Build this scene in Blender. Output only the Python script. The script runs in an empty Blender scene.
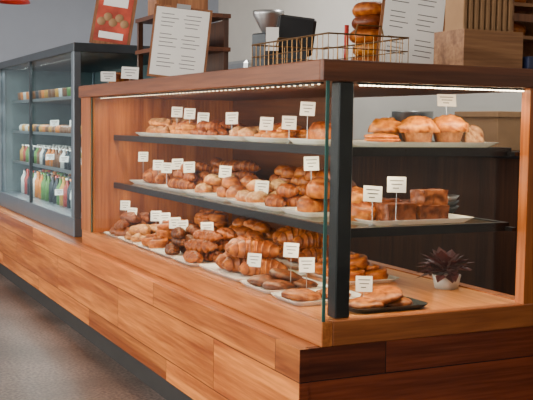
import bpy, math, random
from mathutils import Vector, Matrix, noise
random.seed(7)
pi=math.pi
# ------------------------------------------------------------------ materials
def nmat(name):
    m=bpy.data.materials.new(name); m.use_nodes=True
    nt=m.node_tree; return m,nt,nt.nodes['Principled BSDF']
def N(nt,t,**k):
    n=nt.nodes.new(t)
    for a,b in k.items(): setattr(n,a,b)
    return n
def plain(name,col,rough=.5,metal=0,var=.12,scale=12,bump=0.0,emit=0):
    m,nt,b=nmat(name)
    tc=N(nt,'ShaderNodeTexCoord'); nz=N(nt,'ShaderNodeTexNoise'); nz.inputs['Scale'].default_value=scale; nz.inputs['Detail'].default_value=4
    nt.links.new(tc.outputs['Object'],nz.inputs['Vector'])
    r=N(nt,'ShaderNodeValToRGB')
    r.color_ramp.elements[0].position=.3; r.color_ramp.elements[1].position=.7
    r.color_ramp.elements[0].color=tuple(c*(1-var) for c in col)+(1,)
    r.color_ramp.elements[1].color=tuple(min(1,c*(1+var)) for c in col)+(1,)
    nt.links.new(nz.outputs['Fac'],r.inputs['Fac']); nt.links.new(r.outputs['Color'],b.inputs['Base Color'])
    b.inputs['Roughness'].default_value=rough; b.inputs['Metallic'].default_value=metal
    if bump:
        bp=N(nt,'ShaderNodeBump'); bp.inputs['Strength'].default_value=bump; bp.inputs['Distance'].default_value=.01
        nt.links.new(nz.outputs['Fac'],bp.inputs['Height']); nt.links.new(bp.outputs['Normal'],b.inputs['Normal'])
    if emit:
        b.inputs['Emission Color'].default_value=tuple(col)+(1,); b.inputs['Emission Strength'].default_value=emit
    return m
def wood(name,c1,c2,axis='Y',rough=.35,plank=None,fine=12.0,seam=None):
    m,nt,b=nmat(name); L=nt.links.new
    tc=N(nt,'ShaderNodeTexCoord'); mp=N(nt,'ShaderNodeMapping')
    lo=.55
    sc={'X':(lo,fine,fine),'Y':(fine,lo,fine),'Z':(fine,fine,lo)}[axis]
    mp.inputs['Scale'].default_value=sc
    L(tc.outputs['Object'],mp.inputs['Vector'])
    vec=mp.outputs['Vector']
    tone=None
    if plank:
        (la,ha)=plank  # length along grain, height along z
        sep=N(nt,'ShaderNodeSeparateXYZ'); L(tc.outputs['Object'],sep.inputs[0])
        def mth(op,a,bv):
            n=N(nt,'ShaderNodeMath',operation=op)
            if hasattr(a,'links'): L(a,n.inputs[0])
            else: n.inputs[0].default_value=a
            if hasattr(bv,'links'): L(bv,n.inputs[1])
            else: n.inputs[1].default_value=bv
            return n.outputs[0]
        row=mth('FLOOR',mth('DIVIDE',sep.outputs['Z'],ha),0)
        off=mth('MULTIPLY',row,.43)
        colm=mth('FLOOR',mth('ADD',mth('DIVIDE',sep.outputs[axis],la),off),0)
        cmb=N(nt,'ShaderNodeCombineXYZ'); L(row,cmb.inputs[0]); L(colm,cmb.inputs[1])
        wn=N(nt,'ShaderNodeTexWhiteNoise',noise_dimensions='2D'); L(cmb.outputs[0],wn.inputs['Vector'])
        tone=wn.outputs['Value']
        va=N(nt,'ShaderNodeVectorMath',operation='MULTIPLY_ADD'); L(wn.outputs['Color'],va.inputs[0]); va.inputs[1].default_value=(30,30,30); L(mp.outputs['Vector'],va.inputs[2])
        vec=va.outputs[0]
        fr1=mth('FRACT',mth('DIVIDE',sep.outputs['Z'],ha),0)
        fr2=mth('FRACT',mth('ADD',mth('DIVIDE',sep.outputs[axis],la),off),0)
        s1=mth('LESS_THAN',fr1,.012/ha*.35); s2=mth('LESS_THAN',fr2,.004/la)
        seamf=mth('MAXIMUM',s1,s2)
    n1=N(nt,'ShaderNodeTexNoise'); n1.inputs['Scale'].default_value=.9; n1.inputs['Detail'].default_value=8; n1.inputs['Distortion'].default_value=1.0; n1.inputs['Roughness'].default_value=.6
    L(vec,n1.inputs['Vector'])
    n2=N(nt,'ShaderNodeTexNoise'); n2.inputs['Scale'].default_value=6; n2.inputs['Detail'].default_value=5
    L(vec,n2.inputs['Vector'])
    r=N(nt,'ShaderNodeValToRGB'); e=r.color_ramp.elements
    e[0].position=.36; e[1].position=.64
    e[0].color=tuple(c1)+(1,); e[1].color=tuple(c2)+(1,)
    L(n1.outputs['Fac'],r.inputs['Fac'])
    r3=N(nt,'ShaderNodeValToRGB'); e=r3.color_ramp.elements; e[0].position=.38; e[1].position=.6
    e[0].color=(.55,.45,.4,1); e[1].color=(1,1,1,1); L(n2.outputs['Fac'],r3.inputs['Fac'])
    mx=N(nt,'ShaderNodeMixRGB',blend_type='MULTIPLY'); mx.inputs['Fac'].default_value=.6
    L(r.outputs['Color'],mx.inputs['Color1']); L(r3.outputs['Color'],mx.inputs['Color2'])
    out=mx.outputs['Color']
    if plank:
        hs=N(nt,'ShaderNodeHueSaturation'); mr=N(nt,'ShaderNodeMapRange'); mr.inputs['To Min'].default_value=.74; mr.inputs['To Max'].default_value=1.25
        L(tone,mr.inputs['Value']); L(mr.outputs[0],hs.inputs['Value']); L(out,hs.inputs['Color'])
        m2=N(nt,'ShaderNodeMixRGB'); L(seamf,m2.inputs['Fac']); L(hs.outputs['Color'],m2.inputs['Color1']); m2.inputs['Color2'].default_value=(c1[0]*.25,c1[1]*.2,c1[2]*.2,1)
        out=m2.outputs['Color']
    L(out,b.inputs['Base Color'])
    b.inputs['Roughness'].default_value=rough
    bp=N(nt,'ShaderNodeBump'); bp.inputs['Strength'].default_value=.12; bp.inputs['Distance'].default_value=.004
    L(n2.outputs['Fac'],bp.inputs['Height']); L(bp.outputs['Normal'],b.inputs['Normal'])
    return m
def glassmat(name,tint=(.96,.98,.97),refl=.04,graz=.3):
    m=bpy.data.materials.new(name); m.use_nodes=True; nt=m.node_tree; nt.nodes.clear(); L=nt.links.new
    o=N(nt,'ShaderNodeOutputMaterial'); mx=N(nt,'ShaderNodeMixShader')
    t=N(nt,'ShaderNodeBsdfTransparent'); t.inputs[0].default_value=tuple(tint)+(1,)
    g=N(nt,'ShaderNodeBsdfGlossy'); g.inputs['Roughness'].default_value=0.0; g.inputs['Color'].default_value=(1,1,1,1)
    lw=N(nt,'ShaderNodeLayerWeight'); lw.inputs['Blend'].default_value=.5
    pw=N(nt,'ShaderNodeMath',operation='POWER'); pw.inputs[1].default_value=5; L(lw.outputs['Facing'],pw.inputs[0])
    ml=N(nt,'ShaderNodeMath',operation='MULTIPLY_ADD'); ml.inputs[1].default_value=graz; ml.inputs[2].default_value=refl; L(pw.outputs[0],ml.inputs[0])
    L(ml.outputs[0],mx.inputs[0]); L(t.outputs[0],mx.inputs[1]); L(g.outputs[0],mx.inputs[2]); L(mx.outputs[0],o.inputs[0])
    return m
def pastrymat():
    m,nt,b=nmat('baked_pastry'); L=nt.links.new
    at=N(nt,'ShaderNodeVertexColor',layer_name='Col')
    tc=N(nt,'ShaderNodeTexCoord'); nz=N(nt,'ShaderNodeTexNoise'); nz.inputs['Scale'].default_value=45; nz.inputs['Detail'].default_value=5
    L(tc.outputs['Object'],nz.inputs['Vector'])
    r=N(nt,'ShaderNodeValToRGB'); r.color_ramp.elements[0].position=.34; r.color_ramp.elements[1].position=.66
    r.color_ramp.elements[0].color=(.40,.25,.15,1); r.color_ramp.elements[1].color=(1.0,1.0,1.0,1)
    L(nz.outputs['Fac'],r.inputs['Fac'])
    mx=N(nt,'ShaderNodeMixRGB',blend_type='MULTIPLY'); mx.inputs['Fac'].default_value=.85
    L(at.outputs['Color'],mx.inputs['Color1']); L(r.outputs['Color'],mx.inputs['Color2']); L(mx.outputs['Color'],b.inputs['Base Color'])
    b.inputs['Roughness'].default_value=.38; b.inputs['Specular IOR Level'].default_value=.35
    bp=N(nt,'ShaderNodeBump'); bp.inputs['Strength'].default_value=.35; bp.inputs['Distance'].default_value=.004
    L(nz.outputs['Fac'],bp.inputs['Height']); L(bp.outputs['Normal'],b.inputs['Normal'])
    return m
W_FRONT=wood('counter_front_wood',(.34,.078,.012),(.76,.25,.042),'Y',.30,plank=(1.35,.2205))
W_END_SHADED=wood('counter_end_wood_shaded',(.085,.016,.006),(.22,.046,.015),'X',.26,plank=(1.9,.2205))  # reddish wood; the weaker light on this end is put into its colour
W_FRAME=wood('case_frame_wood',(.40,.11,.02),(.70,.25,.055),'Y',.32)
W_FRAMEX=wood('case_frame_wood_x',(.28,.08,.018),(.48,.16,.04),'X',.32)
W_TOP=wood('case_top_wood',(.13,.036,.011),(.27,.085,.027),'Y',.4)
W_TOPX=wood('case_top_end_wood',(.11,.033,.012),(.22,.07,.025),'X',.4)
W_POST=wood('case_post_wood',(.30,.075,.012),(.54,.17,.03),'Z',.35)
W_FLOOR=wood('case_floor_wood',(.48,.16,.036),(.72,.32,.10),'Y',.28)
W_DARK=wood('dark_walnut',(.04,.015,.008),(.10,.040,.017),'Z',.45)
W_DARKY=wood('dark_back_wood',(.07,.02,.006),(.15,.045,.013),'Y',.4)
W_CRATE=wood('pale_crate_wood',(.22,.095,.035),(.42,.21,.09),'X',.55)
W_BOARD=wood('clipboard_wood',(.20,.075,.025),(.36,.15,.06),'Z',.5)
M_BLACK=plain('black_metal',(.012,.012,.014),.35,.4)
M_POST=plain('dark_anodised_post',(.018,.022,.025),.35,.5,.05)
M_KICK=plain('toe_kick_black',(.02,.018,.017),.6)
M_GREY=plain('grey_case_metal',(.14,.17,.20),.35,.5,.05)
M_GREYD=plain('dark_grey_metal',(.04,.05,.06),.4,.4)
M_TEAL=plain('cooler_inner_panel',(.10,.14,.15),.5)
M_STEEL=plain('steel',(.45,.46,.47),.3,.9,.05)
M_WIRE=plain('bronze_wire',(.22,.12,.045),.35,.8,.05)
M_WHITE=plain('white_ceramic',(.85,.85,.83),.2,0,.02)
M_POT=plain('stoneware_pot',(.42,.38,.34),.5,0,.05)
M_PAPER=plain('paper',(.88,.87,.83),.7,0,.02)
M_INK=plain('ink',(.12,.12,.12),.7,0,.05)
M_RED=plain('poster_red',(.40,.05,.025),.5,0,.5,9)
M_NAVY=plain('navy_box',(.02,.03,.09),.5)
M_WALLG=plain('painted_wall_bluegrey',(.38,.42,.50),.8,0,.03,3)
M_WALLC=plain('painted_wall_cream',(.68,.65,.60),.8,0,.03,3)
M_CEIL=plain('ceiling_paint',(.6,.6,.6),.9,0,.02)
M_TRIM=plain('trim_paint',(.3,.3,.32),.6)
M_GLASS=glassmat('clear_glass',(.98,.99,.985),refl=.012,graz=.25)
M_GLASS2=glassmat('cooler_glass',(.88,.95,.96),.02,.3)
M_SHELFG=glassmat('shelf_glass',(.84,.94,.90),.05,.5)
M_EDGE=plain('green_glass_edge',(.04,.14,.12),.15,0,.05)
M_PASTRY=pastrymat()
M_LED=plain('led_emitter',(1,.80,.52),.5,0,0,emit=18)
M_LED2=plain('led_emitter_soft',(1,.75,.45),.5,0,0,emit=6)
M_LAMP=plain('lamp_red_enamel',(.5,.03,.02),.3)
M_BULB=plain('lamp_bulb',(1,.85,.65),.5,0,0,emit=5)
M_LEAF=plain('burgundy_leaf',(.07,.018,.018),.5,0,.3,20)
M_KRAFT=plain('kraft_paper',(.34,.19,.09),.8,0,.1)
def floormat():
    m,nt,b=nmat('polished_concrete'); L=nt.links.new
    tc=N(nt,'ShaderNodeTexCoord')
    a=N(nt,'ShaderNodeTexNoise'); a.inputs['Scale'].default_value=1.2; a.inputs['Detail'].default_value=6
    c=N(nt,'ShaderNodeTexNoise'); c.inputs['Scale'].default_value=60; c.inputs['Detail'].default_value=3
    L(tc.outputs['Object'],a.inputs['Vector']); L(tc.outputs['Object'],c.inputs['Vector'])
    r=N(nt,'ShaderNodeValToRGB'); e=r.color_ramp.elements; e[0].position=.35; e[1].position=.65
    e[0].color=(.08,.058,.048,1); e[1].color=(.22,.165,.14,1)
    L(a.outputs['Fac'],r.inputs['Fac'])
    r2=N(nt,'ShaderNodeValToRGB'); e=r2.color_ramp.elements; e[0].position=.35; e[1].position=.65
    e[0].color=(.35,.35,.35,1); e[1].color=(1.25,1.25,1.25,1); L(c.outputs['Fac'],r2.inputs['Fac'])
    mx=N(nt,'ShaderNodeMixRGB',blend_type='MULTIPLY'); mx.inputs['Fac'].default_value=1
    L(r.outputs['Color'],mx.inputs['Color1']); L(r2.outputs['Color'],mx.inputs['Color2']); L(mx.outputs['Color'],b.inputs['Base Color'])
    b.inputs['Roughness'].default_value=.42
    return m
M_FLOOR=floormat()
# ------------------------------------------------------------------ mesh builder
class MB:
    def __init__(s): s.v=[];s.f=[];s.mi=[];s.sm=[];s.c=[];s.mats=[]
    def mat(s,m):
        if m not in s.mats: s.mats.append(m)
        return s.mats.index(m)
    def add(s,vs,fs,m,smooth=False,M=None,cols=None):
        o=len(s.v); i=s.mat(m)
        for k,p in enumerate(vs):
            p=Vector(p)
            if M is not None: p=M@p
            s.v.append(tuple(p)); s.c.append(tuple(cols[k])+(1,) if cols else (1,1,1,1))
        for f in fs: s.f.append(tuple(a+o for a in f)); s.mi.append(i); s.sm.append(smooth)
    def box(s,a,b,m,M=None,bev=0.0):
        x0,y0,z0=a;x1,y1,z1=b
        if bev<=0:
            vs=[(x0,y0,z0),(x1,y0,z0),(x1,y1,z0),(x0,y1,z0),(x0,y0,z1),(x1,y0,z1),(x1,y1,z1),(x0,y1,z1)]
            fs=[(0,3,2,1),(4,5,6,7),(0,1,5,4),(1,2,6,5),(2,3,7,6),(3,0,4,7)]
            s.add(vs,fs,m,False,M); return
        e=bev; vs=[];idx={}
        X=(x0,x1);Y=(y0,y1);Z=(z0,z1)
        for i in (0,1):
            for j in (0,1):
                for k in (0,1):
                    sx=e if i==0 else -e; sy=e if j==0 else -e; sz=e if k==0 else -e
                    for ax in range(3):
                        p=[X[i]+sx,Y[j]+sy,Z[k]+sz]
                        p[ax]=(X[i],Y[j],Z[k])[ax]
                        idx[(i,j,k,ax)]=len(vs); vs.append(tuple(p))
        fs=[]
        g=lambda i,j,k,a: idx[(i,j,k,a)]
        for ax in range(3):
            for sd in (0,1):
                q=[]
                for (p,r) in ((0,0),(1,0),(1,1),(0,1)):
                    c=[p,r]; c.insert(ax,sd); q.append(g(c[0],c[1],c[2],ax))
                fs.append(tuple(q))
        for ax in range(3):
            o=[t for t in range(3) if t!=ax]
            for p in (0,1):
                for r in (0,1):
                    def cc(t):
                        c=[0,0,0]; c[ax]=t;c[o[0]]=p;c[o[1]]=r; return c
                    A=cc(0);B=cc(1)
                    fs.append((g(*A,o[0]),g(*B,o[0]),g(*B,o[1]),g(*A,o[1])))
        for i in (0,1):
            for j in (0,1):
                for k in (0,1): fs.append((g(i,j,k,0),g(i,j,k,1),g(i,j,k,2)))
        s.add(vs,fs,m,False,M)
    def rod(s,p,q,r,m,n=8):
        p=Vector(p);q=Vector(q);d=(q-p); 
        if d.length<1e-6:return
        R=d.to_track_quat('Z','Y').to_matrix()
        vs=[]
        for e in (p,q):
            for k in range(n):
                a=2*pi*k/n; vs.append(e+R@Vector((r*math.cos(a),r*math.sin(a),0)))
        fs=[(k,(k+1)%n,n+(k+1)%n,n+k) for k in range(n)]+[tuple(range(n-1,-1,-1)),tuple(range(n,2*n))]
        s.add(vs,fs,m,n>6)
    def lathe(s,prof,m,M=None,n=24,cols=None,ripple=0,rn=0):
        vs=[];cl=[]
        for pi_,(r,z) in enumerate(prof):
            for k in range(n):
                a=2*pi*k/n; rr=r*(1+(ripple*math.cos(rn*a) if ripple and r>0.001 else 0))
                vs.append((rr*math.cos(a),rr*math.sin(a),z)); cl.append(cols[pi_] if cols else (1,1,1))
        fs=[]
        for i in range(len(prof)-1):
            for k in range(n): fs.append((i*n+k,i*n+(k+1)%n,(i+1)*n+(k+1)%n,(i+1)*n+k))
        s.add(vs,fs,m,True,M,cl)
    def make(s,name,parent=None,autosm=True):
        me=bpy.data.meshes.new(name); me.from_pydata(s.v,[],s.f); 
        for m in s.mats: me.materials.append(m)
        me.polygons.foreach_set('material_index',s.mi); me.polygons.foreach_set('use_smooth',s.sm)
        ca=me.color_attributes.new('Col','FLOAT_COLOR','POINT')
        ca.data.foreach_set('color',[c for t in s.c for c in t])
        me.update()
        import bmesh
        bm=bmesh.new(); bm.from_mesh(me); bmesh.ops.recalc_face_normals(bm,faces=bm.faces); bm.to_mesh(me); bm.free()
        ob=bpy.data.objects.new(name,me); bpy.context.collection.objects.link(ob)
        if parent: ob.parent=parent
        return ob
def empty(name):
    e=bpy.data.objects.new(name,None); bpy.context.collection.objects.link(e); return e
def simple_box(name,a,b,m,parent=None,bev=0):
    k=MB(); k.box(a,b,m,bev=bev); return k.make(name,parent)
def TR(x,y,z,rz=0,rx=0,ry=0,s=1):
    return Matrix.Translation((x,y,z))@Matrix.Rotation(rz,4,'Z')@Matrix.Rotation(ry,4,'Y')@Matrix.Rotation(rx,4,'X')@Matrix.Scale(s,4)
def mixc(a,b,t):
    t=max(0,min(1,t)); return tuple(a[i]*(1-t)+b[i]*t for i in range(3))
GOLD=(.56,.155,.010);BROWN=(.20,.040,.004);DARK=(.07,.015,.003);PALE=(.68,.27,.04);SUGAR=(.72,.46,.24);YEL=(.72,.27,.02)
# ------------------------------------------------------------------ pastries
def croissant(mb,M,L=.17,R=.036,bend=1.5,c1=GOLD,c2=BROWN,seed=0,segs=4.0):
    ns,nr=48,16; vs=[];cl=[]
    rad=L/bend
    for i in range(ns+1):
        s=-1+2*i/ns; a=s*bend*.5
        c=Vector((rad*math.sin(a),rad*(math.cos(a)-1)+.01,0)); nrm=Vector((math.sin(a),math.cos(a),0))
        seg=abs(s)*segs+.5; fr=seg-math.floor(seg)
        base=(1-abs(s)**1.8)**.8 if abs(s)<1 else 0
        rr=R*(.12+.88*base)*(1.0+.28*(1-fr)-.13)
        for k in range(nr):
            b=2*pi*k/nr
            h=1+.07*noise.noise(Vector((s*5+seed,math.cos(b)*2,math.sin(b)*2)))
            z=math.sin(b)*rr*h*.9
            p=c+nrm*(math.cos(b)*rr*h)+Vector((0,0,max(z,-R*.6)+R*.6))
            vs.append(p)
            col=mixc(c2,c1,fr*1.1)
            if fr>.8: col=mixc(c1,PALE,.55)
            if math.sin(b)>.6: col=mixc(col,c2,.4*(1-fr))
            cl.append(col)
    fs=[]
    for i in range(ns):
        for k in range(nr): fs.append((i*nr+k,i*nr+(k+1)%nr,(i+1)*nr+(k+1)%nr,(i+1)*nr+k))
    fs.append(tuple(range(nr))); fs.append(tuple(ns*nr+k for k in range(nr-1,-1,-1)))
    mb.add(vs,fs,M_PASTRY,True,M,cl)
def blob(mb,M,rx,ry,rz,colf,rad=None,nu=26,nv=14,flat=.35,sq=1.0):
    vs=[];cl=[]
    for j in range(nv+1):
        th=pi*j/nv
        for i in range(nu):
            ph=2*pi*i/nu
            d=Vector((math.sin(th)*math.cos(ph),math.sin(th)*math.sin(ph),math.cos(th)))
            r=rad(d,ph,th) if rad else 1
            x,y=d.x,d.y
            if sq!=1.0:
                x=math.copysign(abs(x)**sq,x); y=math.copysign(abs(y)**sq,y)
            z=d.z*rz*r; 
            if z<-rz*flat: z=-rz*flat
            vs.append((x*rx*r,y*ry*r,z+rz*flat)); cl.append(colf(d,ph,th,r))
    fs=[]
    for j in range(nv):
        for i in range(nu): fs.append((j*nu+i,j*nu+(i+1)%nu,(j+1)*nu+(i+1)%nu,(j+1)*nu+i))
    mb.add(vs,fs,M_PASTRY,True,M,cl)
def cookie(mb,M,R=.05,H=.014,c=GOLD,c2=BROWN,seed=0):
    def rad(d,ph,th): return 1+.10*noise.noise(Vector((d.x*3+seed,d.y*3,seed*1.7)))+.10*noise.noise(Vector((d.x*7,d.y*7+seed,d.z*3)))
    def cf(d,ph,th,r):
        n=noise.noise(Vector((d.x*6+seed,d.y*6,3)))
        e=math.hypot(d.x,d.y)
        return mixc(c,c2,.25+n*1.3+(.5 if e>.85 and d.z<.4 else 0))
    blob(mb,M,R,R,H,cf,rad,28,12,.5)
def roll(mb,M,R=.05,H=.035,c=GOLD,c2=BROWN,seed=0,centre=None):
    def rad(d,ph,th):
        e=math.hypot(d.x,d.y); w=math.cos(ph+e*11)
        return 1+(.12*w if d.z>0 else .02)
    def cf(d,ph,th,r):
        e=math.hypot(d.x,d.y); w=math.cos(ph+e*11)
        if centre and e<.45 and d.z>0: return centre
        return mixc(c2,c,.5+.7*w) if d.z>-.2 else mixc(c,PALE,.4)
    blob(mb,M,R,R,H,cf,rad,40,26,.5)
def bun(mb,M,rx=.05,ry=.04,rz=.035,c=GOLD,c2=BROWN,top=None,seed=0,lump=.12,sq=1.0,score=0):
    def rad(d,ph,th):
        s_=0
        if score and d.z>0: s_=-.12*max(0,math.cos(d.x*score))**6
        return 1+lump*noise.noise(Vector((d.x*2.2+seed,d.y*2.2,d.z*2+seed)))+lump*.6*noise.noise(Vector((d.x*6,d.y*6+seed,d.z*6)))+s_
    def cf(d,ph,th,r):
        n=noise.noise(Vector((d.x*4+seed,d.y*4,d.z*4)))
        col=mixc(c,c2,.1+d.z*.9+n*.9)
        if d.z<.05: col=mixc(col,PALE,.3)
        if top and d.z>.25+n*.9: col=mixc(col,top,.8)
        if score and d.z>0 and math.cos(d.x*score)>.85: col=mixc(col,PALE,.6)
        return col
    blob(mb,M,rx,ry,rz,cf,rad,26,16,.5,sq)
def muffin(mb,M,s=1.0,seed=0):
    rb=.032*s;rt=.044*s;h=.045*s
    n=36
    prof=[(0.0005,0),(rb,0),(rt,h)]
    mb.lathe(prof,M_PASTRY,M,n,[(.42,.17,.05)]*2+[(.62,.28,.08)],.06,18)
    def rad(d,ph,th): return 1+.12*noise.noise(Vector((d.x*2+seed,d.y*2,d.z*2)))+.14*noise.noise(Vector((d.x*6,d.y*6+seed,d.z*6)))
    def cf(d,ph,th,r):
        k=noise.noise(Vector((d.x*5+seed,d.y*5,d.z*5)))
        return mixc(YEL,BROWN,.1+k*1.3+(.5 if d.z<.05 else 0))
    blob(mb,M@Matrix.Translation((0,0,h*.82)),.060*s,.060*s,.042*s,cf,rad,30,16,.2)
def cakeblock(mb,M,sx,sy,sz,c=BROWN,top=DARK,seed=0):
    n=10; vs=[];fs=[];cl=[]
    def put(p):
        q=Vector(p); q=q+noise.noise_vector(q*38+Vector((seed,seed,0)))*.005
        if p[2]<=1e-6: q.z=0
        return q
    def face(o,u,v,col):
        o=Vector(o);u=Vector(u);v=Vector(v); b=len(vs)
        for i in range(n+1):
            for j in range(n+1):
                p=o+u*(i/n)+v*(j/n); vs.append(put(p)); 
                k=noise.noise(p*60+Vector((seed,0,0))); cl.append(mixc(col,DARK,.15+k*1.2))
        for i in range(n):
            for j in range(n): fs.append((b+i*(n+1)+j,b+(i+1)*(n+1)+j,b+(i+1)*(n+1)+j+1,b+i*(n+1)+j+1))
    x,y=sx/2,sy/2
    face((-x,-y,sz),(sx,0,0),(0,sy,0),top); face((-x,-y,0),(sx,0,0),(0,sy,0),c)
    face((-x,-y,0),(sx,0,0),(0,0,sz),c); face((-x,y,0),(sx,0,0),(0,0,sz),c)
    face((-x,-y,0),(0,sy,0),(0,0,sz),c); face((x,-y,0),(0,sy,0),(0,0,sz),c)
    mb.add(vs,fs,M_PASTRY,True,M,cl)
def bagel(mb,M,R=.045,r=.022,c=GOLD,seed=0):
    n,k=30,14;vs=[];cl=[];fs=[]
    for i in range(n):
        a=2*pi*i/n
        for j in range(k):
            b=2*pi*j/k; rr=r*(1+.1*noise.noise(Vector((math.cos(a)*2+seed,math.sin(a)*2,b))))
            vs.append(((R+rr*math.cos(b))*math.cos(a),(R+rr*math.cos(b))*math.sin(a),rr*.85*math.sin(b)+r*.85))
            cl.append(mixc(c,BROWN,math.sin(b)*.8+.1*random.random()))
            fs.append((i*k+j,((i+1)%n)*k+j,((i+1)%n)*k+(j+1)%k,i*k+(j+1)%k))
    mb.add(vs,fs,M_PASTRY,True,M,cl)
def scone(mb,M,s=.06,h=.035,c=GOLD,seed=0,top=None):
    def rad(d,ph,th):
        t=1/ max(.55,math.cos(((ph+pi/3)%(2*pi/3))-pi/3)*1.15)
        return min(1.5,t)*(.75)*(1+.14*noise.noise(Vector((d.x*4+seed,d.y*4,d.z*4))))
    def cf(d,ph,th,r):
        n=noise.noise(Vector((d.x*5+seed,d.y*5,d.z*5)))
        col=mixc(c,BROWN,.2+n*1.4)
        if top and d.z>.3: col=mixc(col,top,.6+n)
        return col
    blob(mb,M,s,s,h,cf,rad,30,12,.5)
def braid(mb,M,L=.2,seed=0):
    for st in range(3):
        n=30;nr=8;vs=[];cl=[];fs=[]
        for i in range(n+1):
            t=i/n; ph=t*2*pi*2.2+st*2*pi/3; tap=(1-abs(2*t-1)**3)*.9+.1
            c=Vector(((t-.5)*L,math.sin(ph)*.022*tap,.028+math.cos(2*ph)*.009*tap)); r=.022*tap
            for k in range(nr):
                b=2*pi*k/nr; z=c.z+math.sin(b)*r
                vs.append((c.x,c.y+math.cos(b)*r,max(0,z))); cl.append(mixc(GOLD,BROWN,math.sin(b)*.9+.1))
        for i in range(n):
            for k in range(nr): fs.append((i*nr+k,i*nr+(k+1)%nr,(i+1)*nr+(k+1)%nr,(i+1)*nr+k))
        mb.add(vs,fs,M_PASTRY,True,M,cl)
def item(mb,kind,M,seed):
    if kind=='croissant': croissant(mb,M,L=.165,R=.038,seed=seed)
    elif kind=='bigcroissant': croissant(mb,M,L=.25,R=.056,bend=1.5,seed=seed,segs=3.6)
    elif kind=='smallcroissant': croissant(mb,M,L=.12,R=.030,seed=seed)
    elif kind=='choccroissant': croissant(mb,M,L=.15,R=.036,bend=.4,c1=(.36,.10,.015),c2=DARK,seed=seed)
    elif kind=='cookie': cookie(mb,M,.055,.016,seed=seed)
    elif kind=='bigcookie': cookie(mb,M,.075,.022,(.58,.19,.025),BROWN,seed=seed)
    elif kind=='darkcookie': cookie(mb,M,.070,.024,(.27,.075,.014),DARK,seed=seed)
    elif kind=='roll': roll(mb,M,.06,.042,seed=seed)
    elif kind=='danish': roll(mb,M,.055,.030,PALE,GOLD,seed=seed,centre=(.36,.04,.01))
    elif kind=='sugar': bun(mb,M,.06,.048,.038,GOLD,PALE,SUGAR,seed,.22)
    elif kind=='bun': bun(mb,M,.062,.052,.042,GOLD,BROWN,None,seed)
    elif kind=='loaf': bun(mb,M,.11,.055,.055,GOLD,BROWN,None,seed,.06,.8,score=12)
    elif kind=='braid': braid(mb,M,.21,seed)
    elif kind=='scone': scone(mb,M,.07,.036,GOLD,seed)
    elif kind=='wscone': scone(mb,M,.07,.036,PALE,seed,SUGAR)
    elif kind=='dscone': scone(mb,M,.07,.036,(.27,.075,.014),seed)
DIM={'croissant':(.15,.085,.055),'bigcroissant':(.22,.125,.085),'smallcroissant':(.11,.065,.042),'choccroissant':(.14,.08,.052),'cookie':(.10,.10,.019),'bigcookie':(.135,.135,.030),'darkcookie':(.12,.12,.030),
 'roll':(.112,.112,.052),'danish':(.10,.10,.036),'sugar':(.11,.09,.05),'bun':(.115,.10,.055),'loaf':(.2,.11,.075),'scone':(.11,.10,.046),'wscone':(.11,.10,.044),'dscone':(.11,.10,.046),'braid':(.2,.09,.06)}
def pile(name,kind,cx,cy,z,wx,wy,layers=2,rot=None,jit=.012,tilt=.3):
    mb=MB(); dx,dy,dz=DIM[kind]; seed=random.random()*50
    if rot is None: rot=pi/2
    if abs(math.sin(rot))>.7: fx,fy=dy,dx
    else: fx,fy=dx,dy
    for l in range(layers):
        nx=max(1,int((wx-l*fx*.55)/fx)); ny=max(1,int((wy-l*fy*.55)/fy))
        if l>0 and (wx-l*fx*.5)<fx*.8: break
        for i in range(nx):
            for j in range(ny):
                x=cx+(i-(nx-1)/2)*fx+random.uniform(-jit,jit); y=cy+(j-(ny-1)/2)*fy+random.uniform(-jit,jit)
                seed+=3.1
                tx=random.uniform(-tilt,tilt)*(1 if l else .2)
                item(mb,kind,TR(x,y,z+l*dz*.82+(abs(tx)*.02),rot+random.uniform(-.5,.5),tx,0,random.uniform(.92,1.1)),seed)
    return mb.make(name)
def rring(w,d,r,z,n=5):
    pts=[]
    for (sx,sy,a0) in ((1,1,0),(-1,1,pi/2),(-1,-1,pi),(1,-1,3*pi/2)):
        for k in range(n+1):
            a=a0+pi/2*k/n
            pts.append((sx*(w/2-r)+r*math.cos(a),sy*(d/2-r)+r*math.sin(a),z))
    return pts
def tray(cx,cy,z,w,d,mat=None,h=.02,name='serving_tray',r=.04,rz=0):
    mat=mat or M_WHITE
    rings=[rring(w*.86,d*.86,r,0),rring(w*.97,d*.97,r,h*.7),rring(w,d,r,h),rring(w*.97,d*.97,r,h),rring(w*.86,d*.86,r,h*.32)]
    mb=MB(); vs=[p for q in rings for p in q]; n=len(rings[0]); fs=[]
    for i in range(len(rings)-1):
        for k in range(n): fs.append((i*n+k,i*n+(k+1)%n,(i+1)*n+(k+1)%n,(i+1)*n+k))
    fs.append(tuple(range(n-1,-1,-1))); fs.append(tuple((len(rings)-1)*n+k for k in range(n)))
    mb.add(vs,fs,mat,False,TR(cx,cy,z,rz)); return mb.make(name)
def price_card(x,y,z,base,yaw=-.62,w=.064,h=.06):
    mb=MB(); M=TR(x,y,z,yaw+random.uniform(-.12,.12),-.18,random.uniform(-.06,.06))
    mb.box((-w/2,-.0012,-h/2),(w/2,.0012,h/2),M_PAPER,M)
    for k,(a,b) in enumerate(((-.36,.36),(-.28,.30),(-.2,.12))):
        zz=h*(.26-.24*k); mb.box((a*w,-.002,zz-.0018),(b*w,-.0011,zz+.0018),M_INK,M)
    mb.rod((x,y,base),(x,y,z-h*.45),.0014,M_STEEL,6)
    mb.lathe([(.0005,0),(.014,0),(.014,.003),(.0005,.004)],M_STEEL,TR(x,y,base),12)
    return mb.make('price_card')
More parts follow.
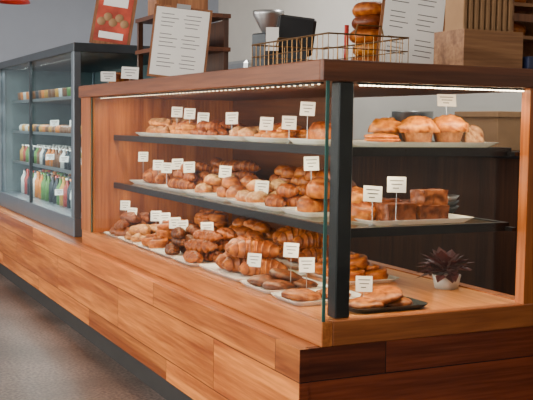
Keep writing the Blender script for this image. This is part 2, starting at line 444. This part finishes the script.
# ------------------------------------------------------------------ room
simple_box('floor',(-5,-5,-.05),(3.4,9,0),M_FLOOR)
simple_box('ceiling',(-5,-5,3.3),(3.4,9,3.35),M_CEIL)
simple_box('wall_far',(-5,9,0),(3.5,9.1,3.3),M_WALLG)
simple_box('wall_back',(3.4,-5,0),(3.5,9,3.3),M_WALLC)
simple_box('wall_entry',(-5,-5.1,0),(3.5,-5,3.3),M_WALLC)
mb=MB()
mb.box((-5.1,-5,0),(-5,9,.6),M_WALLC); mb.box((-5.1,-5,2.9),(-5,9,3.3),M_WALLC)
wins=[(-4.6,-2.2),(-1.8,.9),(1.3,4.0),(4.4,7.1)]
py=-5
for a,b in wins:
    mb.box((-5.1,py,.6),(-5,a,2.9),M_WALLC); py=b
mb.box((-5.1,py,.6),(-5,9,2.9),M_WALLC)
mb.make('wall_left')
for i,(a,b) in enumerate(wins):
    k=MB(); f=.05
    k.box((-5.09,a,.6),(-5.02,b,.6+f),M_GREYD);k.box((-5.09,a,2.9-f),(-5.02,b,2.9),M_GREYD)
    k.box((-5.09,a,.6+f),(-5.02,a+f,2.9-f),M_GREYD);k.box((-5.09,b-f,.6+f),(-5.02,b,2.9-f),M_GREYD)
    k.box((-5.09,(a+b)/2-.02,.6+f),(-5.02,(a+b)/2+.02,2.9-f),M_GREYD)
    k.make('window_%d'%(i+1))
    ld=bpy.data.lights.new('window_daylight','AREA'); ld.shape='RECTANGLE'; ld.size=b-a-.1; ld.size_y=2.2; ld.energy=(60,175,180,150)[i]; ld.color=(1,.94,.86)
    lo=bpy.data.objects.new('window_daylight_%d'%(i+1),ld); bpy.context.collection.objects.link(lo)
    lo.location=(-4.98,(a+b)/2,1.75)
    lo.rotation_euler=Vector((1,0,-.1)).to_track_quat('-Z','Y').to_euler()
simple_box('baseboard_far',(-5,8.98,0),(3.4,9,.12),M_TRIM)
# ------------------------------------------------------------------ counter
ct=empty('wooden_counter')
simple_box('front_cladding',(-.086,0,.12),(-.05,6.6,.561),W_FRONT,ct)
simple_box('end_cladding',(-.05,0,.12),(1.15,.03,.561),W_END_SHADED,ct)
simple_box('corner_trim',(-.0865,-.003,.12),(-.05,0,.561),W_END_SHADED,ct)
simple_box('counter_core',(-.05,.03,.12),(1.15,6.6,.55),W_DARKY,ct)
simple_box('front_ledge',(-.05,.03,.55),(1.15,6.6,.561),W_FRAME,ct)
simple_box('toe_kick',(-.055,.03,0),(1.12,6.6,.12),M_KICK,ct)
# ------------------------------------------------------------------ display case
dc=empty('pastry_display_case')
YL=3.18; YI=2.95; XW=1.0; ZG=.652; ZT=1.494; ZTT=1.5675
simple_box('front_bottom_rail',(0,0,.561),(.045,YL,ZG),W_FRAME,dc,.003)
simple_box('end_bottom_rail',(.045,0,.561),(XW+.12,.045,ZG),W_FRAMEX,dc,.003)
simple_box('back_bottom_rail',(XW-.05,.045,.561),(XW,YL,ZG),W_FRAMEX,dc)
simple_box('case_deck',(.045,.045,.561),(XW-.05,YL,ZG-.006),W_FLOOR,dc)
simple_box('left_end_panel',(.012,YI+.0,ZG),(XW,YL,ZT),W_POST,dc)
simple_box('left_front_stile',(-.004,YI+.02,ZG),(.012,YL,ZT),W_POST,dc)
simple_box('top_slab',(-.02,.012,ZT),(XW+.12,YL+.01,ZTT),W_TOP,dc,.004)
simple_box('top_end_edge',(-.02,-.012,ZT),(XW+.12,.012,ZTT),W_TOPX,dc,.003)
simple_box('right_post',(.905,.005,ZG),(XW+.12,.055,ZT),W_POST,dc)
simple_box('corner_post',(.07,.03,ZG),(.130,.09,ZT),M_POST,dc,.004)
simple_box('back_post',(.95,1.5,ZG),(1.0,1.56,ZT),W_POST,dc)
simple_box('back_sliding_door',(.955,1.56,ZG),(.985,YI,ZT),W_DARKY,dc)
simple_box('front_glass',(.006,.004,ZG),(.014,YI+.02,ZT),M_GLASS,dc)
simple_box('end_glass',(.016,.006,ZG),(.905,.014,ZT),M_GLASS,dc)
simple_box('glass_corner_edge',(.001,.0,ZG),(.013,.005,ZT),M_EDGE,dc)
simple_box('glass_left_edge',(.002,YI+.012,ZG),(.006,YI+.02,ZT),M_EDGE,dc)
SX0,SX1,SY0,SY1=.14,.90,.10,YI
def shelf(z,nm):
    k=MB()
    k.box((SX0+.02,SY0+.02,z-.010),(SX1-.02,SY1,z),M_SHELFG)
    k.make(nm+'_glass',dc)
    k=MB(); h=.033
    k.box((SX0,SY0,z-h),(SX0+.02,SY1,z+.001),M_BLACK); k.box((SX0+.02,SY0,z-h),(SX1,SY0+.02,z+.001),M_BLACK)
    k.box((SX1-.02,SY0+.02,z-h),(SX1,SY1,z+.001),M_BLACK)
    for y in (1.0,2.0): k.box((SX0+.02,y-.012,z-h),(SX1-.02,y+.012,z-.011),M_BLACK)
    k.make(nm+'_frame',dc)
    k=MB(); 
    k.box((.125,.045,z-.03),(.14,.10,z-.015),M_BLACK); k.box((.88,.055,z-.03),(.9,.1,z-.015),M_BLACK); k.make(nm+'_bracket',dc)
ZU,ZM=1.262,.965
shelf(ZU,'upper_shelf'); shelf(ZM,'middle_shelf')
k=MB()
k.box((.15,.035,ZT-.008),(.90,.05,ZT-.0),M_BLACK)
for i in range(42):
    x=.16+i*.0178; k.box((x,.036,ZT-.012),(x+.008,.046,ZT-.008),M_LED)
k.box((.03,.10,ZT-.006),(.045,YI-.05,ZT),M_BLACK)
for i in range(60):
    y=.12+i*.0465; k.box((.034,y,ZT-.009),(.041,y+.006,ZT-.006),M_LED2)
k.make('led_strip',dc)
def area(name,loc,dirv,sx,sy,e,col):
    ld=bpy.data.lights.new(name,'AREA'); ld.shape='RECTANGLE'; ld.size=sx; ld.size_y=sy; ld.energy=e; ld.color=col
    lo=bpy.data.objects.new(name,ld); bpy.context.collection.objects.link(lo); lo.location=loc
    lo.rotation_euler=Vector(dirv).to_track_quat('-Z','Y').to_euler(); return lo
WARM=(1,.74,.45)
for nm,zz,e in (('top',ZT-.02,13),('upper',ZU-.038,6),('middle',ZM-.038,7)):  # top pair is the LED strip; the under-shelf pairs are added fill lights
    l=area('led_and_fill_front_'+nm,(.07 if nm=='top' else .17,1.5,zz),(.35,0,-1),.02,2.7,e,WARM); l.rotation_euler=(0,-.4,0); l.parent=dc
    l=area('led_and_fill_end_'+nm,(.52,.07 if nm=='top' else .135,zz),(0,.35,-1),.7,.02,e*.4,WARM); l.rotation_euler=(.4,0,0); l.parent=dc
# ------------------------------------------------------------------ goods: bottom deck
zb=ZG-.006; tz=.008
def traypile(kind,cx,cy,zz,wx,wy,layers,name,tw=None,td=None,rot=None,tm=None,nm='serving_tray'):
    tray(cx,cy,zz,(tw or wx+.06),(td or wy+.05),tm,name=nm)
    pile(name,kind,cx,cy,zz+tz,wx,wy,layers,rot)
traypile('dscone',.25,2.74,zb,.36,.22,3,'scone_pile')
traypile('wscone',.25,2.44,zb,.36,.22,2,'sugared_scone_pile')
traypile('roll',.25,2.14,zb,.36,.23,3,'cinnamon_roll_pile')
traypile('choccroissant',.25,1.84,zb,.36,.24,3,'chocolate_croissant_pile')
traypile('braid',.25,1.53,zb,.36,.22,3,'braided_loaf_pile',rot=pi/2)
traypile('bigcroissant',.25,1.13,zb,.30,.44,2,'croissant_pile',rot=-.35)
traypile('darkcookie',.22,.72,zb,.26,.25,2,'brown_cookie_pile')
traypile('bigcookie',.22,.42,zb,.28,.20,1,'cookie_pile')
traypile('bigcookie',.36,.18,zb,.28,.14,2,'cookie_pile',tm=M_GREYD)
traypile('roll',.66,2.6,zb,.28,.5,3,'cinnamon_roll_pile')
traypile('bun',.66,2.0,zb,.28,.5,3,'bun_pile')
traypile('bigcroissant',.66,1.4,zb,.3,.5,3,'croissant_pile',rot=-.3)
traypile('roll',.62,.85,zb,.25,.35,2,'cinnamon_roll_pile')
# middle
traypile('bigcroissant',.38,2.65,ZM,.28,.42,2,'croissant_pile',rot=-.3)
traypile('croissant',.38,2.17,ZM,.3,.40,3,'croissant_pile')
traypile('sugar',.38,1.82,ZM,.3,.2,2,'sugared_bun_pile')
traypile('bun',.37,1.51,ZM,.3,.28,2,'bun_pile')
traypile('sugar',.37,1.19,ZM,.3,.24,2,'sugared_bun_pile')
traypile('croissant',.37,.92,ZM,.3,.2,2,'croissant_pile')
traypile('loaf',.36,.66,ZM,.24,.22,2,'bread_loaf_pile',rot=1.2)
traypile('croissant',.72,2.4,ZM,.2,.8,3,'croissant_pile')
traypile('bun',.72,1.45,ZM,.24,.9,3,'bun_pile')
tray(.53,.27,ZM,.50,.26,name='serving_tray')
mb=MB()
CK=(.22,.062,.015);CT=(.16,.04,.010)
cakeblock(mb,TR(.44,.22,ZM+tz,.1),.14,.085,.07,CK,CT,1)
cakeblock(mb,TR(.595,.22,ZM+tz,-.05),.13,.09,.062,CK,(.30,.10,.03),5)
cakeblock(mb,TR(.60,.225,ZM+tz+.062,.1),.12,.085,.058,(.26,.08,.022),(.34,.12,.035),9)
cakeblock(mb,TR(.44,.32,ZM+tz,.1),.13,.06,.08,CK,CT,2)
cakeblock(mb,TR(.60,.33,ZM+tz,.02),.13,.07,.07,CK,CT,12)
mb.make('coffee_cake_slices')
mb=MB(); bun(mb,TR(.33,.30,ZM+tz,.2),.065,.065,.055,GOLD,BROWN,None,3); bun(mb,TR(.33,.32,ZM+.07,.2),.055,.055,.045,YEL,BROWN,None,6); mb.make('bread_bun_stack')
k=MB()
for i in range(3):
    k.lathe([(.0005,0),(.05,0),(.085,.045),(.08,.045),(.048,.006),(.0005,.006)],M_GREYD if i<2 else M_STEEL,TR(.79,.42,ZM+i*.022),28)
k.make('mixing_bowl_stack')
# upper
traypile('wscone',.40,2.66,ZU,.26,.36,2,'sugared_scone_pile')
traypile('danish',.40,2.24,ZU,.26,.36,2,'danish_pile')
traypile('smallcroissant',.40,1.84,ZU,.26,.34,2,'small_croissant_pile')
traypile('sugar',.40,1.46,ZU,.24,.30,1,'sugared_bun_pile')
traypile('danish',.40,1.09,ZU,.24,.32,2,'danish_pile')
traypile('loaf',.42,.74,ZU,.2,.24,1,'bread_loaf_pile')
traypile('bun',.72,2.2,ZU,.2,1.2,1,'bun_pile')
tray(.60,.28,ZU,.60,.26)
mb=MB(); s=0
for (x,y,sc) in ((.56,.25,1.28),(.70,.25,1.36),(.63,.38,1.25),(.50,.39,1.2)):
    s+=4; muffin(mb,TR(x,y,ZU+tz),sc,s)
mb.make('muffin_group')
mb=MB(); 
for i in range(3): cookie(mb,TR(.40,.25+.01*i,ZU+tz+i*.012,i),.07,.012,YEL,GOLD,i*3)
mb.make('flatbread_stack')
mb=MB(); scone(mb,TR(.83,.27,ZU+tz,.5),.05,.05,SUGAR,2); mb.make('cream_pastry')
# potted plant at the back of the deck
k=MB(); P=(.87,.46,zb)
k.lathe([(.0005,0),(.05,0),(.062,.06),(.056,.06),(.05,.05),(.0005,.05)],M_POT,TR(*P),28)
for i in range(90):
    a=i*2.4; ln=.05+.05*random.random(); up=-.2+1.3*random.random()
    d=Vector((math.cos(a)*math.cos(up),math.sin(a)*math.cos(up),math.sin(up))); b=Vector((P[0],P[1],P[2]+.075)); sd=d.cross(Vector((0,0,1))).normalized()*.024
    e=b+d*ln*1.5; mid=b+d*ln*.8
    if e.x>.94 : continue
    k.rod(b,mid,.0015,M_LEAF,5)
    k.add([mid-d*.02,mid+d*.02+sd,e-Vector((0,0,.015)),mid+d*.02-sd],[(0,1,2,3)],M_LEAF)
k.make('potted_burgundy_plant')
# price cards
for y,z in ((2.31,1.405),(2.11,1.395),(1.91,1.37),(1.53,1.37),(1.13,1.345),(.90,1.35),(.73,1.41)): price_card(.32,y,z,ZU)
price_card(.76,.345,1.45,ZU+.0,-.35,.08,.05)
price_card(.30,2.85,1.13,ZM)
for y,z in ((2.57,1.09),(2.42,1.08),(2.24,1.11),(2.06,1.10),(1.56,1.10),(1.13,1.05),(.65,1.18)): price_card(.30,y,z,ZM)
price_card(.40,.155,1.12,ZM,-.45,.072); price_card(.31,.18,1.085,ZM,-.45,.072)
for y,z in ((2.90,.823),(2.76,.79),(2.32,.809),(2.17,.811),(2.01,.80),(1.90,.794),(1.55,.818),(.99,.731),(.63,.82),(.49,.777)): price_card(.2,y,z,zb)
price_card(.293,.2,.739,zb,-.45)
# ------------------------------------------------------------------ things on top
zt=ZTT
def board(name,M,w,h,framew,paperm,linesn=14,frm=W_BOARD,poster=False):
    k=MB(); 
    k.box((-w/2,0,0),(w/2,.012,h),frm,M,)
    k.box((-w/2+framew,-.003,framew),(w/2-framew,0,h-framew),paperm,M)
    if poster:
        k.box((-w*.3,-.004,h*.6),(w*.3,-.003,h*.82),M_PAPER,M); k.box((-w*.3,-.004,h*.1),(w*.3,-.003,h*.2),M_PAPER,M)
        for i in range(5): k.lathe([(.0005,.006),(.028,.005),(.03,0)],M_KRAFT,M@TR(-.08+i*.04,-.003,h*(.35+.08*(i%2)),0,pi/2),16)
    else:
        k.box((-w*.12,-.006,h-framew*.9),(w*.12,.0,h+.012),M_STEEL,M)
        for i in range(linesn):
            z=h*.88-i*h*.78/linesn
            if i%5==4: continue
            a=w*.36; b=random.uniform(.05,.16)*w
            k.box((-a,-.0036,z-.0018),(-b,-.003,z+.0018),M_INK,M); k.box((b*.4,-.0036,z-.0018),(a*random.uniform(.7,1),-.003,z+.0018),M_INK,M)
    return k.make(name)
board('menu_clipboard',TR(.12,1.80,zt,-.40,-.14,.10),.30,.38,.012,M_PAPER)
simple_box('menu_stand',(.2,1.98,zt),(.24,2.1,zt+.2),W_DARK)
board('menu_clipboard',TR(.565,.34,zt,-.40,-.30,.14),.27,.40,.012,M_PAPER)
# wire basket
k=MB(); x0,x1,y0,y1,h=.06,.40,.10,.74,.10
for z in (zt+.004,zt+h*.5,zt+h):
    r=.0035 if z>zt+h*.9 else .002
    for p,q in (((x0,y0),(x1,y0)),((x1,y0),(x1,y1)),((x1,y1),(x0,y1)),((x0,y1),(x0,y0))): k.rod((*p,z),(*q,z),r,M_WIRE,6)
n=16
for i in range(n+1):
    y=y0+(y1-y0)*i/n
    for x in (x0,x1): k.rod((x,y,zt+.004),(x,y,zt+h),.0016,M_WIRE,5)
    k.rod((x0,y,zt+.004),(x1,y,zt+.004),.0016,M_WIRE,5)
for i in range(10):
    x=x0+(x1-x0)*i/9
    for y in (y0,y1): k.rod((x,y,zt+.004),(x,y,zt+h),.0016,M_WIRE,5)
for y in (y0,y1):
    pts=[((x0+x1)/2-.06,y,zt+h),((x0+x1)/2-.05,y,zt+h+.035),((x0+x1)/2+.05,y,zt+h+.035),((x0+x1)/2+.06,y,zt+h)]
    for a,b in zip(pts,pts[1:]): k.rod(a,b,.003,M_WIRE,6)
k.make('wire_basket')
# payment tablet
k=MB(); M=TR(.30,.86,zt+.0,-.5)
k.box((-.07,-.05,0),(.07,.05,.02),M_BLACK,M,.004); k.box((-.015,-.01,.02),(.015,.01,.12),M_BLACK,M)
k.box((-.085,-.02,.08),(.085,.01,.25),M_BLACK,M@TR(0,0,0,0,-.15,.12),.012)
k.box((-.105,-.06,.09),(-.05,-.055,.19),M_PAPER,M)
k.box((-.03,-.05,.03),(.07,-.045,.09),M_GREYD,M)
k.make('payment_tablet')
# bagel stack
k=MB(); 
k.lathe([(.0005,0),(.09,0),(.09,.012),(.0005,.014)],M_LAMP,TR(.59,.66,zt),28)
k.rod((.475,.68,zt),(.475,.68,zt+.2),.01,M_LAMP,10)
k.make('bagel_stand')
k=MB()
for i in range(5): bagel(k,TR(.59+.006*math.sin(i*2),.66+.006*math.cos(i*3),zt+.014+i*.056,i),.056,.036,(GOLD,YEL,GOLD,BROWN,GOLD)[i],i*3)
k.make('bagel_stack')
# wooden crate & bags
k=MB(); a=(.60,.03);b=(.88,.22)
k.box((a[0],a[1],zt),(b[0],a[1]+.014,zt+.14),W_CRATE); k.box((a[0],b[1]-.014,zt),(b[0],b[1],zt+.14),W_CRATE)
k.box((a[0],a[1]+.014,zt),(a[0]+.014,b[1]-.014,zt+.14),W_CRATE); k.box((b[0]-.014,a[1]+.014,zt),(b[0],b[1]-.014,zt+.14),W_CRATE)
k.box((a[0]+.014,a[1]+.014,zt),(b[0]-.014,b[1]-.014,zt+.012),W_CRATE)
k.make('wooden_crate')
k=MB()
for i in range(9): 
    x=.625+i*.027
    k.box((x,.07,zt+.013),(x+.018,.19,zt+.30+.03*random.random()),M_KRAFT,None,.003)
k.make('paper_bag_bundle')
# bread box rack at right
k=MB(); x0,x1,y0,y1=.92,1.11,.16,.5
k.box((x0,y0,zt),(x0+.02,y1,zt+.36),W_CRATE); k.box((x1-.02,y0,zt),(x1,y1,zt+.36),W_CRATE)
for z in (.0,.13,.26): k.box((x0+.02,y0,zt+z),(x1-.02,y1,zt+z+.014),W_CRATE)
for z in (.2,.33): k.box((x0+.02,y0,zt+z),(x1-.02,y0+.01,zt+z+.03),W_BOARD)
k.make('bread_box_rack')
k=MB(); bun(k,TR(1.015,.3,zt+.146,1.5),.10,.06,.045,GOLD,BROWN,None,2,.05,.8,12); bun(k,TR(1.015,.3,zt+.276,1.5),.10,.06,.045,GOLD,BROWN,None,5,.05,.8,12); k.make('bread_loaf')
simple_box('navy_gift_box',(.90,.02,zt),(1.08,.14,zt+.05),M_NAVY,bev=.004)
# wooden display rack on the far part of the case
k=MB(); X0,X1,Y0,Y1=.34,.72,2.5,3.1
for x in (X0,X1-.03):
    for y in (Y0,Y1-.03): k.box((x,y,zt),(x+.03,y+.03,zt+.42),W_DARK)
for z in (.0,.20,.40): k.box((X0-.01,Y0-.01,zt+z+.01),(X1+.01,Y1+.01,zt+z+.035),W_DARKY)
k.box((X1-.01,Y0+.03,zt+.04),(X1,Y1-.03,zt+.4),W_DARK)
k.make('wooden_display_rack')
k=MB()
for i in range(5):
    bun(k,TR(.53,2.58+i*.1,zt+.035,.2),.10,.045,.05,GOLD,BROWN,None,i*3,.06,.8,12); bun(k,TR(.53,2.58+i*.1,zt+.235,.2),.10,.045,.05,YEL,BROWN,None,i*5,.06,.8,12)
k.make('bread_loaf_row')
k=MB(); M=TR(.50,2.80,zt+.437,-.2)
k.box((-.15,-.2,0),(.15,.2,.012),W_BOARD,M); 
for s_ in (-1,1): k.box((s_*.15-.006,-.2,.0),(s_*.15+.006,.2,.14),W_BOARD,M)
k.box((-.15,-.206,.0),(.15,-.194,.09),W_BOARD,M); k.box((-.15,.194,.0),(.15,.206,.2),W_BOARD,M)
k.make('wooden_bread_bin')
k=MB()
for i in range(3): braid(k,M@TR(0,-.1+.1*i,.013,0),.24,i)
k.make('braided_loaf_group')
k=MB(); bun(k,TR(.20,2.95,zt+.0,.6),.11,.06,.06,BROWN,DARK,None,4,.06,.8,12); k.make('bread_loaf')
price_card(.10,2.50,zt+.06,zt,-.4,.10,.07); price_card(.06,2.80,zt+.05,zt,-.4,.09,.06)
# grinder
k=MB(); M=TR(.66,1.78,zt,.3)
k.box((-.08,-.09,0),(.08,.09,.04),M_BLACK,M,.006); k.box((-.07,-.03,.04),(.07,.09,.26),M_GREYD,M,.008)
k.lathe([(.03,.26),(.085,.36),(.085,.38),(.0005,.385)],M_STEEL,M@TR(0,.03,0),24)
k.rod(M@Vector((0,-.03,.17)),M@Vector((0,-.09,.15)),.012,M_BLACK,8)
k.make('coffee_grinder')
# ------------------------------------------------------------------ refrigerated case
rc=empty('refrigerated_display_case')
A=(.03,3.5,.561);B=(.95,6.2,1.87)
simple_box('cooler_base',(A[0],A[1],A[2]),(B[0],B[1],A[2]+.13),M_GREY,rc,.004)
simple_box('cooler_top',(A[0],A[1],B[2]-.06),(B[0],B[1],B[2]),M_GREYD,rc,.004)
for nm,x,y in (('post_front_near',A[0],A[1]),('post_front_far',A[0],B[1]-.07),('post_rear_near',B[0]-.05,A[1]),('post_rear_far',B[0]-.05,B[1]-.07)):
    simple_box(nm,(x,y,A[2]+.13),(x+.05,y+.07,B[2]-.06),M_GREY,rc,.003)
simple_box('cooler_back',(B[0]-.03,A[1]+.07,A[2]+.13),(B[0]-.01,B[1]-.07,B[2]-.06),M_TEAL,rc)
simple_box('cooler_far_end',(A[0]+.05,B[1]-.05,A[2]+.13),(B[0]-.05,B[1]-.03,B[2]-.06),M_TEAL,rc)
simple_box('cooler_front_glass',(A[0]+.015,A[1]+.07,A[2]+.13),(A[0]+.023,B[1]-.07,B[2]-.06),M_GLASS2,rc)
simple_box('cooler_end_glass',(A[0]+.05,A[1]+.03,A[2]+.13),(B[0]-.05,A[1]+.038,B[2]-.06),M_GLASS2,rc)
simple_box('cooler_door_divider',(A[0]-.002,4.85,A[2]+.13),(A[0]+.02,4.88,B[2]-.06),M_GREYD,rc)
for i,z in enumerate((.98,1.25,1.52)):
    simple_box('cooler_shelf_%d'%i,(A[0]+.12,A[1]+.1,z-.012),(B[0]-.06,B[1]-.1,z),M_GREYD,rc)
    simple_box('cooler_shelf_lip_%d'%i,(A[0]+.11,A[1]+.1,z-.016),(A[0]+.12,B[1]-.1,z+.006),M_STEEL,rc)
for i,z in enumerate((1.79,1.50,1.23,.96)):
    area('cooler_light_%d'%i,(.12,4.85,z),(0,0,-1),.04,2.3,8,(1,.95,.88)).parent=rc
def bottle(k,x,y,z,r,h,m,cap):
    k.lathe([(.0005,0),(r,0),(r,h*.62),(r*.4,h*.8),(r*.4,h*.92)],m,TR(x,y,z),14)
    k.lathe([(r*.48,h*.92),(r*.48,h),(.0005,h)],cap,TR(x,y,z),14)
cols=[plain('drink_orange',(.75,.22,.02),.3),plain('drink_green',(.10,.25,.05),.3),plain('drink_amber',(.6,.3,.04),.3),plain('drink_white',(.7,.7,.66),.3),plain('drink_red',(.4,.04,.03),.3),plain('drink_brown',(.2,.08,.03),.3),M_GREYD]
for lv,z in enumerate((A[2]+.13,.98,1.25,1.52)):
    k=MB(); y=A[1]+.2
    while y<B[1]-.15:
        c=random.choice(cols); c2=random.choice(cols)
        for x in (.22,.36,.5):
            if lv in (0,): bottle(k,x,y,z,.036,.22,c,c2)
            elif lv==1: bottle(k,x,y,z,.032,.15,c,cols[3])
            elif lv==3: k.lathe([(.0005,0),(.04,0),(.045,.07),(.046,.075),(.0005,.08)],random.choice([c,cols[3],cols[5]]),TR(x,y,z),14)
            else: k.lathe([(.0005,0),(.05,0),(.055,.04),(.04,.06),(.0005,.065)],random.choice([c,cols[2],cols[5]]),TR(x,y,z),14)
        y+=random.choice((.1,.11,.12,.14))
    k.make(['juice_bottle_row','soda_bottle_row','pudding_jar_row','snack_cup_row'][lv])
for y,z in ((3.9,1.06),(4.3,1.06),(4.75,1.06),(4.0,.8),(4.45,.8),(4.0,1.33),(4.6,1.33)): 
    bs={1.06:.98,.8:A[2]+.13,1.33:1.25}[z]; price_card(.165,y,z,bs,-.6,.07,.045)
board('framed_red_poster',TR(.31,3.62,1.87,-.42,-.17,.14),.28,.46,.022,M_RED,poster=True)
# ------------------------------------------------------------------ back of house
simple_box('back_counter',(2.4,-2,0),(3.0,7.5,1.15),W_DARK)
simple_box('back_counter_top',(2.36,-2,1.15),(3.02,7.5,1.19),M_BLACK)
k=MB(); M=TR(2.7,6.3,1.19,0,0,0,1.55)
k.box((-.25,-.4,0),(.2,.4,.42),M_BLACK,M,.02); k.box((-.28,-.42,.36),(.2,.42,.5),M_STEEL,M,.02); k.box((-.3,-.35,.0),(-.25,.35,.06),M_STEEL,M)
for y in (-.2,.2): k.rod(M@Vector((-.3,y,.34)),M@Vector((-.3,y,.26)),.04,M_BLACK,12); k.rod(M@Vector((-.3,y,.3)),M@Vector((-.48,y,.28)),.02,M_BLACK,8)
k.make('espresso_machine')
k=MB()
for y in (1.5,1.62,1.74,2.9):
    for i in range(5): k.lathe([(.0005,0),(.03,0),(.042,.09),(.038,.09),(.0005,.01)],M_PAPER,TR(2.6,y,1.19+i*.022),18)
k.make('paper_cup_stack')
k=MB(); k.box((2.5,2.15,1.19),(2.85,2.6,1.42),M_KRAFT,bev=.004); k.box((2.49,2.14,1.41),(2.86,2.61,1.45),M_KRAFT,bev=.004); k.make('cardboard_box')
k=MB(); k.lathe([(.0005,0),(.16,0),(.16,.26),(.165,.27),(.15,.27),(.15,.02),(.0005,.02)],M_STEEL,TR(2.68,3.4,1.19),28); k.rod((2.5,3.4,1.4),(2.46,3.4,1.4),.015,M_STEEL); k.make('stock_pot')
k=MB(); k.box((3.15,.8,1.95),(3.4,4.2,1.985),W_DARKY)
for y in (1.1,2.5,3.9): k.box((3.2,y,1.8),(3.4,y+.02,1.95),M_BLACK)
k.make('wall_shelf')
k=MB()
for i in range(9): 
    h=.12+.1*random.random(); y=1.0+i*.34
    k.lathe([(.0005,0),(.06,0),(.065,h*.8),(.05,h),(.0005,h+.01)],random.choice([M_KRAFT,M_STEEL,M_WHITE,cols[5]]),TR(3.27,y,1.985),18)
k.make('storage_jar_row')
# pendant lamps
for i,(x,y,z) in enumerate(((.33,7.0,2.52),(-1.6,2.5,2.35),(-1.6,-1.5,2.35))):
    k=MB()
    k.rod((x,y,z+.2),(x,y,3.3),.006,M_BLACK,6)
    k.lathe([(.03,.2),(.05,.18),(.16,.02),(.17,0),(.165,0),(.15,.02),(.045,.17)],M_LAMP,TR(x,y,z),28)
    k.lathe([(.0005,.03),(.03,.05),(.035,.08),(.02,.13)],M_BULB,TR(x,y,z),14)
    k.make('pendant_lamp')
for i,(x,y,e) in enumerate(((1.8,1.5,48),(1.8,5.5,60),(-2,-2,12),(-2,5,36))):  # unseen ceiling panels and their lamps, added as fill light
    simple_box('added_ceiling_panel',(x-.3,y-.6,3.27),(x+.3,y+.6,3.3),M_WHITE)
    area('ceiling_fill_light_%d'%i,(x,y,3.25),(0,0,-1),.6,1.2,e,(1,.96,.9))
# world
w=bpy.data.worlds.new('World'); bpy.context.scene.world=w; w.use_nodes=True
nt=w.node_tree; bg=nt.nodes['Background']; sk=nt.nodes.new('ShaderNodeTexSky'); sk.sky_type='HOSEK_WILKIE'
nt.links.new(sk.outputs[0],bg.inputs[0]); bg.inputs[1].default_value=.8
# camera
cd=bpy.data.cameras.new('camera'); cam=bpy.data.objects.new('camera',cd); bpy.context.collection.objects.link(cam)
rt=Vector((.9,-.4355,.0141)).normalized(); fw=Vector((.4353,.897,-.0775)).normalized(); upv=rt.cross(fw).normalized(); rt=fw.cross(upv).normalized()
m=Matrix.Identity(4)
for i in range(3): m[i][0]=rt[i]; m[i][1]=upv[i]; m[i][2]=-fw[i]; m[i][3]=(-1.6463,-2.9325,1.34)[i]
cam.matrix_world=m; cd.sensor_width=36; cd.lens=969/533*36; cd.clip_start=.05
bpy.context.scene.camera=cam
